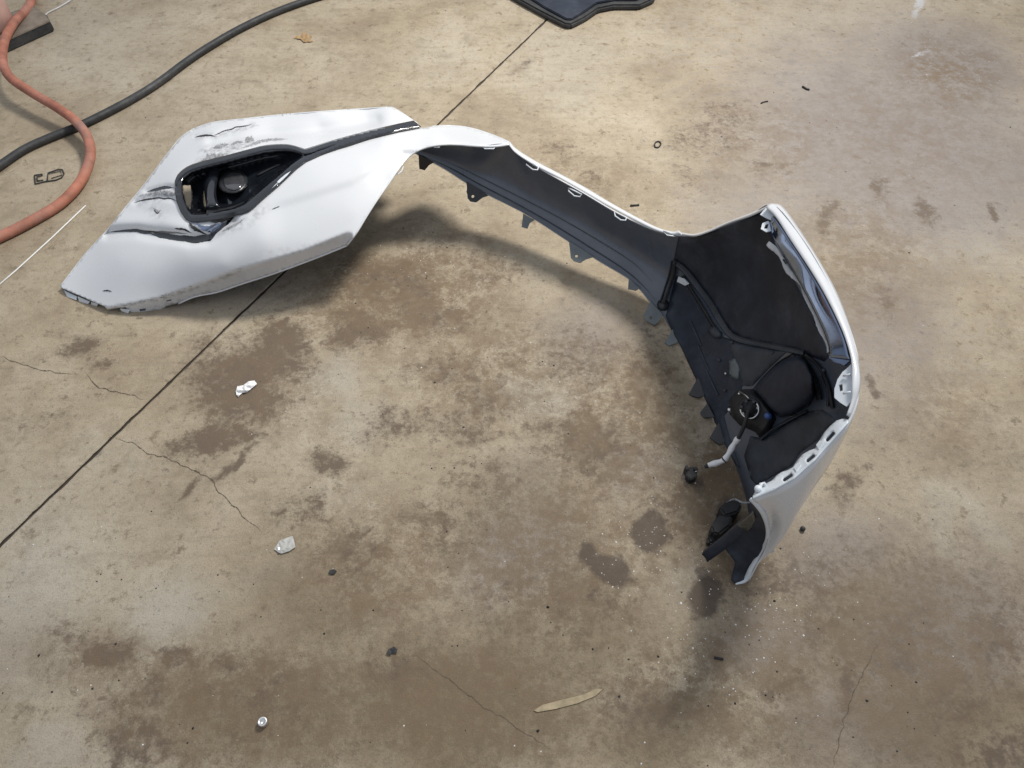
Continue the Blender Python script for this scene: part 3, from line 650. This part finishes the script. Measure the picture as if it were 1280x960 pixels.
# white lamp bracket with one slot
bk = plate('lamp_bracket', [(1043,497,.452),(1043,486,.455),(1047,474,.462),(1053,465,.468),(1058,461,.47),(1064,455,.478),(1066,482,.474),(1064,502,.466),(1058,508,.458),(1050,503,.455)], 'primer', bumper, [[(1048.5,481),(1053,479.5),(1053.5,488),(1049.5,489.5)]], .003, 4)
for yy in (470, 492): link('bracket_web', tube_mesh([P(1054,yy,.470), P(1063,yy-2,.479)], .0018, 6), 'primer', bk)
# chrome garnish and its clip rail
band('chrome_trim', [P(x, y, h-.002) for (x, y), h in zip([(966,270),(985,297),(1008,332),(1028,365),(1045.5,400),(1056,426),(1062,449)], [.452,.458,.466,.473,.478,.479,.478])],
     [P(x, y, h) for (x, y), h in zip([(958,281),(967,301),(985,330),(1004,362),(1022,398),(1034,427),(1037,446)], [.425,.427,.432,.440,.446,.448,.450])], 'chrome', bumper, .002, 6, .0005)
plate('trim_end', [(1036,447,.448),(1041,432,.455),(1053,436,.468),(1063,450,.474),(1055,457,.462)], 'chrome', bumper, th=.003)
plate('trim_loop', [(951,286,.428),(953,279,.431),(960,276,.435),(968,281,.435),(966,288,.431),(958,290,.427)], 'primer', bumper, [[(955,285.5),(957,280.5),(961,279.5),(959,286)]], .002, 3)
plate('trim_loop', [(950,268,.435),(957,260,.442),(966,264,.446),(969,271,.446),(964,275,.443),(957,272,.438)], 'primer', bumper, th=.002)
rail_c = [(960,303),(970,311),(977,322),(984,334),(993,345),(1003,357),(1009,368),(1014,384),(1022,398),(1029,414),(1035,430),(1038,439)]
rp = resample(catmull(rail_c, 60), 3); wv = 7.0+2.6*np.sin(np.linspace(0, 26, len(rp)))+rng.normal(0, .5, len(rp)); tt = np.gradient(rp, axis=0); tt /= np.linalg.norm(tt, axis=1)[:, None]
rl = [tuple(p+np.array([-t[1], t[0]])*w*.55) for p, t, w in zip(rp, tt, wv)]; rr_ = [tuple(p-np.array([-t[1], t[0]])*2.2) for p, t in zip(rp, tt)]
RH = TPS([(960,303,.418),(984,334,.424),(1009,368,.432),(1022,398,.438),(1038,439,.442)]+[(x+25, y-10, .45) for x, y in ((960,303),(1009,368),(1038,439))], 10)
sheet('clip_rail', rl+rr_[::-1], RH, ['clip'], bumper, [obl(1035,421,3,1.6,60), obl(981,327,4,1.2,55), obl(1005,361,4,1.2,55)], 2.5, .002)
# black mass of the bumper corner's inside: smooth panel, bezel back, lamp housing, liner
relief('inner_panel', [(848,296),(868,297),(900,286),(935,273),(956,263),(962,276),(968,303),(990,345),(1012,388),(1026,420),(1036,446),(1030,452),(1000,440),(960,433),(925,424),(905,408),(885,382),(865,352),(850,332),(842,325)], .003, 10, 'inner', step=6)
rib('bezel_back_rib', [(842,327),(856,338),(872,358),(888,380),(902,404),(914,419),(930,426),(955,431),(985,437),(1004,441)], [6, 9, 9, 10, 9, 9, 8, 8, 7], .012, 'inner_lite')
rib('bezel_back_rib', [(842,327),(840,342),(834,360),(828,378)], [7, 9, 8, 8], .014, 'satin')
rib('bezel_back_rib', [(853,345),(866,366),(880,388),(893,410),(900,419)], [4, 5, 5, 4], .012, 'satin')
relief('rib_foot', circ(829,381,8,10), .010, 5, 'satin', step=3)
relief('rib_pad', [(886,408),(894,405),(903,416),(902,423),(893,424),(884,416)], .014, 4, 'inner_lite', step=3)
relief('bezel_back', [(856,350),(884,392),(900,420),(914,424),(932,470),(924,494),(905,520),(912,548),(925,585),(912,575),(893,535),(876,495),(858,455),(842,420),(832,395),(838,370),(845,345)], .002, 8, 'inner', step=6)
relief('bezel_back_plate', [(908,424),(930,429),(965,435),(984,439),(960,462),(940,483),(926,482),(918,455)], .010, 8, 'inner_lite', step=4)
plate('clip', [tuple([*p, float(Wp(*p, .012).z)]) for p in ((848,346),(856,349),(861,355),(856,357),(846,352))], 'primer', bumper, th=.003)
relief('bezel_window', [(910,451),(920,446),(926,460),(924,476),(912,472)], .010, 3, 'tab', step=3)
def hump(p):
    a = math.radians(-40); dx = p[:, 0]-980; dy = p[:, 1]-486; u = (dx*math.cos(a)+dy*math.sin(a))/62; v = (-dx*math.sin(a)+dy*math.cos(a))/36
    return .012+.062*np.sqrt(np.clip(1-u*u-v*v, 0, 1))
relief('lamp_housing', [(940,487),(950,474),(968,456),(984,446),(998,443),(1010,452),(1018,470),(1020,492),(1012,507),(990,520),(975,522),(962,512),(950,498)], .075, 46, 'housing', step=2.5, fn=hump)
rib('housing_ridge', [(946,484),(960,468),(976,453),(992,444)], 6, .016, 'satin')
rib('housing_ridge', [(1000,446),(1012,460),(1020,478),(1024,500)], 7, .024, 'satin')
rib('housing_ridge', [(1006,443),(1022,456),(1034,480),(1040,510)], 5, .014, 'satin')
plate('housing_highlight', [tuple([*p, float(Wp(*p, .055).z)]) for p in ((1001,472),(1005,470.5),(1007,480),(1003.5,483))], 'clip', bumper, th=.001)  # pale plate painted in as a rectangular highlight on the housing
relief('arch_liner', [(938,545),(955,548),(985,527),(1010,514),(1028,512),(1040,520),(1044,527),(1030,538),(1022,550),(1000,566),(990,582),(975,590),(958,600),(945,606),(938,598),(930,570)], .006, 7, 'inner_lite', step=5)
rib('liner_edge', [(950,549),(965,537),(985,526),(1008,514)], 4, .012, 'inner_lite')
# lamp back: holder, socket ring with lugs, screw, blue plug, black box
relief('lamp_holder', [(910,500),(922,487),(940,486),(955,496),(966,510),(970,524),(962,540),(950,548),(944,540),(925,532),(912,518)], .040, 8, 'cap_dark', step=3)
sock_c = Wp(938, 511, .055); axis = (CAM-sock_c).normalized()
axis = (axis+Vector((-.35, -.1, -.1))).normalized()
def disc_frame(ax):
    a = ax.cross(Vector((0, 0, 1))).normalized(); return a, ax.cross(a)
A1, A2 = disc_frame(axis)
def ringpts(c, r, n=20): return [c+(A1*math.cos(2*math.pi*i/n)+A2*math.sin(2*math.pi*i/n))*r for i in range(n)]
sk = link('bulb_socket', tube_mesh([sock_c-axis*.03, sock_c-axis*.012, sock_c-axis*.0121, sock_c+axis*.004, sock_c+axis*.0041, sock_c+axis*.014], [.022, .022, .016, .016, .009, .0085], 20), 'cap_dark', bumper)
link('socket_ring', tube_mesh(ringpts(sock_c+axis*.006, .0190)[2:15], .0019, 6), 'steel', sk)
link('socket_ring', tube_mesh(ringpts(sock_c+axis*.002, .0205), .0022, 6, True), 'satin', sk)
for i in range(7):
    t = 2*math.pi*i/7+.3; q = sock_c+(A1*math.cos(t)+A2*math.sin(t))*.0175
    link('socket_lug', tube_mesh([q-axis*.006, q+axis*.006], [.0042, .0034], 6), 'clip' if i in (1, 4) else 'gloss', sk, smooth=False)
blob('plug_cap', Wp(960,520,.046), .008, 'blue', bumper, (1, 1, .9)); blob('screw_head', Wp(912,512,.045), .0048, 'steel', bumper, (1, 1, .7))
blob('screw_head', Wp(924,492,.045), .003, 'steel', bumper, (1, 1, .7)); blob('screw_head', Wp(907,467,.012), .003, 'steel', bumper)
link('retaining_wire', tube_mesh([Wp(924,489,.046), Wp(932,494,.05), Wp(938,500,.052)], .0013, 6), 'steel', bumper)
# pigtail with white tape
pt = [sock_c+axis*.012, P(931,530,.12), P(926,542,.095), P(922,549,.08), P(917,556,.068), P(912,565,.057), P(906,574,.046), P(898,578,.036), P(887,581,.028), P(881,584,.022)]
pc = [Vector(p) for p in catmull([tuple(p) for p in pt], 46)]
pig = link('wire_pigtail', tube_mesh(pc, .0042, 8), 'black_rubber', bumper)
link('tape_wrap', tube_mesh([p for p in pc[14:42]], [.0062+.0009*math.sin(i*.9) for i in range(28)], 10), 'tape', pig)
for i0 in (18, 22, 26, 30): link('tape_print', tube_mesh(pc[i0:i0+2], .0074, 8), 'satin', pig) if i0 == 30 else None
# moulded ribs and bosses inside the standing corner
for a_, b_ in (((862,400),(876,432)), ((872,432),(886,464)), ((882,462),(897,494))): rib('moulded_rib', [a_, ((a_[0]+b_[0])/2, (a_[1]+b_[1])/2), b_], 3, .006, 'inner_lite')
rib('moulded_rib', [(958,560),(975,555),(995,548)], 2.5, .005, 'inner_lite'); rib('moulded_rib', [(1026,470),(1034,492),(1034,508)], 3, .010, 'inner_lite')
for x_, y_ in ((899,450),(906,488),(1030,463),(966,441),(915,428)): blob('screw_boss', Wp(x_, y_, .008), .0042, 'inner_lite', bumper, (1, 1, .8))
# lower mounting tabs
def tabp(pts, hole=None, mat='tab'): return plate('mounting_tab', pts, mat, bumper, [circ(*hole, 1.9, 8)] if hole else (), .003, 4)
tabp([(523,193,.205),(542,203,.182),(536,207,.172),(531,213,.160),(524,211,.165)], None, 'satin')
tabp([(583,227,.134),(612,244,.116),(603,247,.107),(595,253,.098),(588,252,.100),(584.5,248,.105)], (591,245.5), 'satin')
tabp([(654,267,.098),(668,275,.092),(662,279,.084),(659,286,.070),(652,284,.074)])
tabp([(711,301,.084),(742,321,.074),(732,324,.068),(725,328.5,.060),(717,326,.062),(713.5,322,.067)], (720.5,320))
tabp([(786,349,.053),(800,360,.046),(795,363,.041),(785,361,.043),(785.5,354,.048)])
tabp([(813,376,.034),(828,393,.021),(824,401,.013),(818,406.5,.008),(807,400,.010),(805,394,.015)], (813.5,397))
tabp([(843,408,.020),(855,424,.016),(844,429,.008),(836,432,.004),(831,428,.005)])
tabp([(872,472,.018),(886,492,.016),(873,497,.005),(861,493,.004)], None, 'satin')
tabp([(884,504,.016),(893,521,.014),(879,522,.005),(875,516,.004)], None, 'satin')
tabp([(899,527,.016),(912,549,.012),(900,556,.004),(887,547,.004)], None, 'satin')
ribs = ribbon('valance_bead', [(526,194),(560,209),(600,231),(640,252),(690,280),(740,311),(780,337),(806,360),(822,380)], 1.6, 'inner_lite', bumper, .001, lambda q: W(q, .003), .1)
ribbon('valance_bead', [(545,196),(600,222),(650,247),(700,273),(750,302),(790,328),(815,352)], 1.2, 'inner_lite', bumper, .001, lambda q: W(q, .0025), .1)
# grille clips along the painted edge
def clip(pts, hs): link('grille_clip', tube_mesh([P(x, y, h) for (x, y), h in zip(pts, hs)], .0017, 6, True), 'primer', bumper)
clip([(540,180.5),(553,180.5),(549,184),(543,184)], [.246]*4); clip([(602,182),(621,182),(617,186),(606,186)], [.246]*4)
clip([(657,201),(662,201),(673,209),(672,212.5),(666,212),(658,206)], [.226]*6); clip([(710,235),(715,237),(727,243),(725,246),(718,245),(711,239)], [.210]*6)
clip([(768,265),(773,267),(783,272),(782,275.5),(776,275),(769,270)], [.196]*6); clip([(829,289),(840,292),(847,293),(844,295.5),(834,294)], [.214]*5)
clip([(500,207),(504,208.5),(502,214),(497,218.5),(495.5,216)], [.226, .226, .222, .220, .222])
ae = [(940,623,.357),(950,632,.325),(958,643,.285),(962,658,.215),(961,677,.15),(952,693,.095),(941,712,.045),(934,727,.004),(920,731,.002)]
ai = [(937,626,.352),(946,636,.318),(953,647,.278),(957,660,.21),(956,675,.146),(948,690,.092),(936,709,.043),(929,723,.006),(919,728,.003)]
band('arch_edge', [P(*q) for q in ae], [P(*q) for q in ai], 'primer', bumper, .002, 2, .001)
# arch flange at the standing end
AF = TPS([(939,626,.345),(950,634,.30),(959,650,.235),(960,672,.155),(949,693,.09),(934,722,.008),(918,729,.004),(914,722,.012),(919,700,.05),(906,680,.075),(922,664,.13),(938,650,.21)], 10)
sheet('arch_flange', [(938,627),(948,634),(957,645),(959.5,658),(958,677),(949,693),(938,713),(932,724),(918,729.5),(914,725),(919,703),(905,684),(911,677),(922,664),(936,655),(944,645),(940,636)], AF, ['inner'], bumper, (), 3, .003)
sheet('flange_window', [(922,657),(942,641),(944,650),(935,665)], lambda p: AF(p)+.006, ['olive'], bumper, (), 3, .002)
band('flange_arm', [P(877,693,.035), P(900,676,.085), P(921,658,.15), P(940,643,.22)], [P(884,703,.020), P(907,686,.068), P(926,668,.13), P(944,653,.20)], 'inner', bumper, .012, 3, .004)
ribbon('clip_wire', [(902,641),(912,636),(922,640),(936,640)], 2, 'clip', bumper, .04, None, .2)

# ------------------------------------------------------------------ things lying on the floor
def hose(name, px, r, mat, label, hs=None):
    c = np.array([tuple(P(x, y, r+(hs[i] if hs else 0))) for i, (x, y) in enumerate(px)]); q = catmull(c, len(px)*12)
    q[:, 2] = np.maximum(q[:, 2], r)
    return tag(link(name, tube_mesh(q, r, 14), mat), label, 'hose')
hose('air_hose', [(60,-60),(45,-18),(36,8),(18,28),(6,50),(3,75),(12,96),(40,116),(72,135),(97,154),(111,176),(112,200),(100,228),(76,254),(40,276),(0,296),(-50,318)], .0145, 'orange_rubber', 'orange rubber air hose curving over the black hose', [.0,.0,.02,.04,.05,.055,.055,.05,.042,.032,.022,.012,.004,0,0,0,0])
hose('air_hose', [(-60,238),(-20,220),(0,207),(30,187),(60,173),(100,157),(135,140),(170,121),(200,102),(232,78),(262,58),(300,36),(340,17),(380,2),(430,-14),(500,-40)], .0125, 'black_rubber', 'black rubber hose running straight under the orange one')
# white plastic line
tag(link('plastic_line', tube_mesh([P(-20,372,.002), P(20,338,.002), P(65,297,.002), P(107,257,.003)], .0019, 6), 'string'), 'thin straight white plastic line lying below the orange hose', 'line')
# wire clip
def wire(name, px, r, mat, label, cat, closed=False, h=0):
    q = catmull([tuple(P(x, y, r+h)) for x, y in px], len(px)*5)
    return tag(link(name, tube_mesh(q, r, 6, closed), mat), label, cat)
wk = tag(empty('wire_clip', P(62, 220)), 'bent dark wire clip with a rounded end inside the hose curve', 'clip')
link('outer_loop', tube_mesh([tuple(P(x, y, .003)) for x, y in ((43,219),(44,230),(56,227),(70,225),(77,222),(80,217),(78,212),(72,212),(60,216),(59,226))], .0018, 6), 'cap_dark', wk)
link('hook', tube_mesh([tuple(P(x, y, .003)) for x, y in ((43,219),(53,217.5),(53,219),(46,221),(47,226),(54,225))], .0017, 6), 'cap_dark', wk)
link('inner_loop', tube_mesh([tuple(P(x, y, .003)) for x, y in ((60,217),(66,216),(76,214),(77,219),(64,223))], .0013, 6), 'cap_dark', wk)
# board in the corner with black underside
def prism(name, px, h0, h1, mats, label=None, cat=None, parent=None, bev=.004):
    """block whose top outline is given in pixels at height h1, standing at h0"""
    top = [P(x, y, h1) for x, y in px]; n = len(top); V = [tuple(p) for p in top]+[(p.x, p.y, h0) for p in top]
    F = [tuple(range(n)), tuple(range(2*n-1, n-1, -1))]+[(i, n+i, n+(i+1) % n, (i+1) % n) for i in range(n)]
    me = mesh(V, F); bm = bmesh.new(); bm.from_mesh(me); bmesh.ops.recalc_face_normals(bm, faces=bm.faces)
    if bev: bmesh.ops.bevel(bm, geom=bm.edges[:], offset=bev, segments=2, affect='EDGES')
    bm.to_mesh(me); bm.free(); o = link(name, me, mats, parent, smooth=False)
    if label: tag(o, label, cat)
    return o
bd = tag(empty('padded_board', P(30, 60)), 'dusty brown board with thick black rubber edge beside the orange hose', 'board')
prism('rubber_base', [(2,57),(64,29),(58,18),(40,6),(-60,40),(-60,85)], .0005, .030, 'black_rubber', parent=bd)
prism('board_top', [(4,52),(62,26),(56,17),(40,7),(-58,40),(-58,80)], .0305, .036, 'card', parent=bd, bev=.002)
pk = tag(empty('plastic_container', P(-30, 20, 0)), 'dusty pink rounded container standing on the brown board', 'container')
pz = [(0,.0005,.10),(.01,.004,.11),(.06,.06,.115),(.10,.10,.105),(.12,.125,.06),(.125,.128,.02)]
def lathe(c, prof, mat, name, parent, seg=28):
    V = []; F = []; n = len(prof)
    for z, r in prof:
        for k in range(seg): t = 2*math.pi*k/seg; V.append((c.x+r*math.cos(t), c.y+r*math.sin(t), c.z+z))
    for i in range(n-1):
        for k in range(seg): F.append((i*seg+k, i*seg+(k+1) % seg, (i+1)*seg+(k+1) % seg, (i+1)*seg+k))
    F.append(tuple(range(seg-1, -1, -1))); F.append(tuple(range((n-1)*seg, n*seg))); return link(name, mesh(V, F), mat, parent)
pcn = P(-16, 34, .037)
pk.location = pcn
lathe(Vector((pcn.x, pcn.y, .037)), [(0,.085),(.01,.094),(.08,.096),(.12,.090),(.15,.06),(.158,.03)], 'pink', 'body', pk)
lathe(Vector((pcn.x, pcn.y, .1955)), [(0,.026),(.022,.026),(.024,.022)], 'cap_dark', 'cap', pk, 20)
wire('loose_wire', [(52,24),(60,16),(72,10),(84,3),(100,-8)], .003, 'clip', 'thin grey wire lying beside the brown board', 'wire')
# black plastic panel beyond
bp = tag(empty('plastic_sheet', P(712, 20)), 'black moulded plastic sheet lying at the end of the floor joint', 'sheet')
prism('sheet_body', [(640,-6),(676,14),(706,29),(714,30),(732,21),(748,10),(768,6),(800,6),(818,-2),(830,-30),(600,-40)], .0005, .022, 'black_rubber', parent=bp, bev=.006)
prism('raised_face', [(652,-10),(680,8),(708,23),(715,23),(730,14),(746,3),(768,-1),(796,-1),(815,-12),(820,-34),(620,-44)], .0225, .030, 'inner', parent=bp, bev=.003)
# clip pieces of the torn arch liner (parts of the bumper)
for pp, h1 in (([(899,634),(908,626),(921,624),(929,630),(923,640),(907,645)], .046), ([(889,657),(896,645),(908,640),(917,645),(913,657),(899,668),(891,666)], .040), ([(884,672),(891,664),(899,668),(893,678),(886,680)], .022)):
    prism('liner_clip', pp, .0006, h1, 'cap_dark', parent=bumper, bev=.004)
# small litter
def crumple(name, px, hmax, mat, label, cat, th=.001, seed=1):
    r = np.random.default_rng(seed); v2, f = cdt(px, (), 3.0); d = linedist(v2, px, True)
    h = .0015+r.random(len(v2))*hmax*np.clip(d/3+.35, 0, 1); v3 = Pn(v2, h); o = link(name, mesh(v3, orient(v3, f)), mat, smooth=False); solid(o, th, 1); return tag(o, label, cat)
crumple('paper_scrap', [(295,489),(297,483),(304,482),(311,477),(318,476),(321,480),(314,486),(309,490),(303,491),(298,496),(296,494)], .009, 'paper', 'crumpled white paper scrap on the dark oil stain', 'paper')
crumple('plastic_shard', [(343,687),(350,676),(358,673),(366,670),(369,684),(362,689),(352,692)], .004, 'clear', 'clear broken plastic shard at the end of the crack', 'shard', .0015, 3)
crumple('plastic_chip', [(483,817),(486,812),(492,809),(496,812),(496,816),(490,816),(488,819)], .004, 'cap_dark', 'black plastic chip lying alone on olive brown floor', 'chip', .002, 4)
crumple('rubber_crumb', [(411,716),(412,713),(418,712),(421,714),(418,718),(413,718)], .003, 'cap_dark', 'small dark rubber crumb near the clear shard', 'crumb', .002, 5)
crumple('dry_leaf', [(367,48),(372,44),(375,46),(380,39),(383,43),(390,45),(387,49),(391,52),(380,53),(376,49)], .006, 'leaf', 'small dry brown leaf behind the bumper cover', 'leaf', .0006, 6)
prism('wood_splinter', [(667,888),(678,881),(705,874),(730,868),(745,861),(754,861),(744,870),(722,879),(695,886),(672,890)], .0004, .0022, 'wood', 'flat pale wood splinter pressed on the brown floor', 'splinter', bev=0)
sc_ = P(330, 904, 0)
sko = tag(empty('metal_socket', sc_), 'short shiny steel socket standing upright on the floor', 'socket')
lathe(Vector((sc_.x, sc_.y, .0003)), [(0,.0072),(.001,.0082),(.011,.0082),(.012,.0076),(.0121,.0050),(.006,.0048)], 'steel', 'body', sko, 16)
wire('rubber_ring', [(818,181),(820,177.5),(824,177),(826,180),(823,184),(819,184)], .0022, 'cap_dark', 'small black rubber ring lying behind the valance strip', 'ring', True)
def stick(px, r, label): tag(link('twig', tube_mesh([P(x, y, r+.0002) for x, y in px], r, 6), 'cap_dark'), label, 'twig')
stick([(1003,108),(1008,111),(1012,112)], .003, 'short dark twig on pale floor far behind the bumper')
stick([(951,129),(956,127),(960,126.5)], .002, 'thin tiny dark sliver beside the short twig')
stick([(788,257),(794,256.5),(799,256)], .0026, 'short brown stick close behind the painted grille edge')
stick([(893,822),(899,823),(904,824)], .0024, 'short dark sliver on the rough floor past the standing end')
blob_o = blob('round_pellet', P(1003.5,661,.005), .0055, 'cap_dark', None); tag(blob_o, 'round black pellet beside the standing bumper end', 'pellet')
# unplugged connector on the floor
cc = tag(empty('wire_connector', P(864, 592)), 'broken black electrical connector on the floor by the taped wire', 'connector')
prism('housing', [(858,586),(865,582),(872,587),(871,596),(863,600),(858,595)], .0005, .020, 'cap_dark', parent=cc, bev=.002)
prism('latch', [(856,583),(859,580),(862,586),(859,588)], .0005, .024, 'cap_dark', parent=cc, bev=.001)
prism('plug_tongue', [(867,584),(871,583),(873,586),(869,588)], .0205, .026, 'cap_dark', parent=cc, bev=.001)
link('pin', tube_mesh([P(868,590,.020), P(871,589,.024)], .0012, 6), 'steel', cc)
# crumbs nobody could count: glints and dark grit
def crumbs(name, n, spots, rlo, rhi, mat, label):
    V = []; F = []
    for i in range(n):
        if random.random() < .22: x, y = random.uniform(0, 1280), random.uniform(0, 960)
        else:
            cx, cy, sx, sy = random.choice(spots); x, y = random.gauss(cx, sx), random.gauss(cy, sy)
        c = P(x, y, 0); r = random.uniform(rlo, rhi)*random.choice((.6, .8, 1, 1.3)); s = len(V); a = random.uniform(0, 6.28)
        for k in range(5): t = a+k*1.2566; V.append((c.x+r*math.cos(t)*random.uniform(.6, 1.2), c.y+r*math.sin(t)*random.uniform(.6, 1.2), .0001))
        V.append((c.x+random.uniform(-.3, .3)*r, c.y+random.uniform(-.3, .3)*r, r*random.uniform(.5, 1.1)))
        F += [(s+k, s+(k+1) % 5, s+5) for k in range(5)]
    o = link(name, mesh(V, F), mat, smooth=False); return tag(o, label, 'debris', kind='stuff')
crumbs('pale_grit', 520, [(820,640,40,60),(840,660,30,60),(790,690,40,40),(960,770,50,40),(950,770,60,50),(1180,80,60,40),(1000,260,120,90),(700,450,90,60),(900,830,60,50),(500,320,60,20)], .0006, .0018, 'glint', 'scattered pale glass grit over the concrete floor')
crumbs('dark_grit', 300, [(480,390,80,50),(600,500,120,80),(200,760,120,80),(900,200,160,90),(1050,840,120,80),(700,700,120,90),(560,320,80,30)], .0008, .0026, 'cap_dark', 'scattered dark grit over the concrete floor')
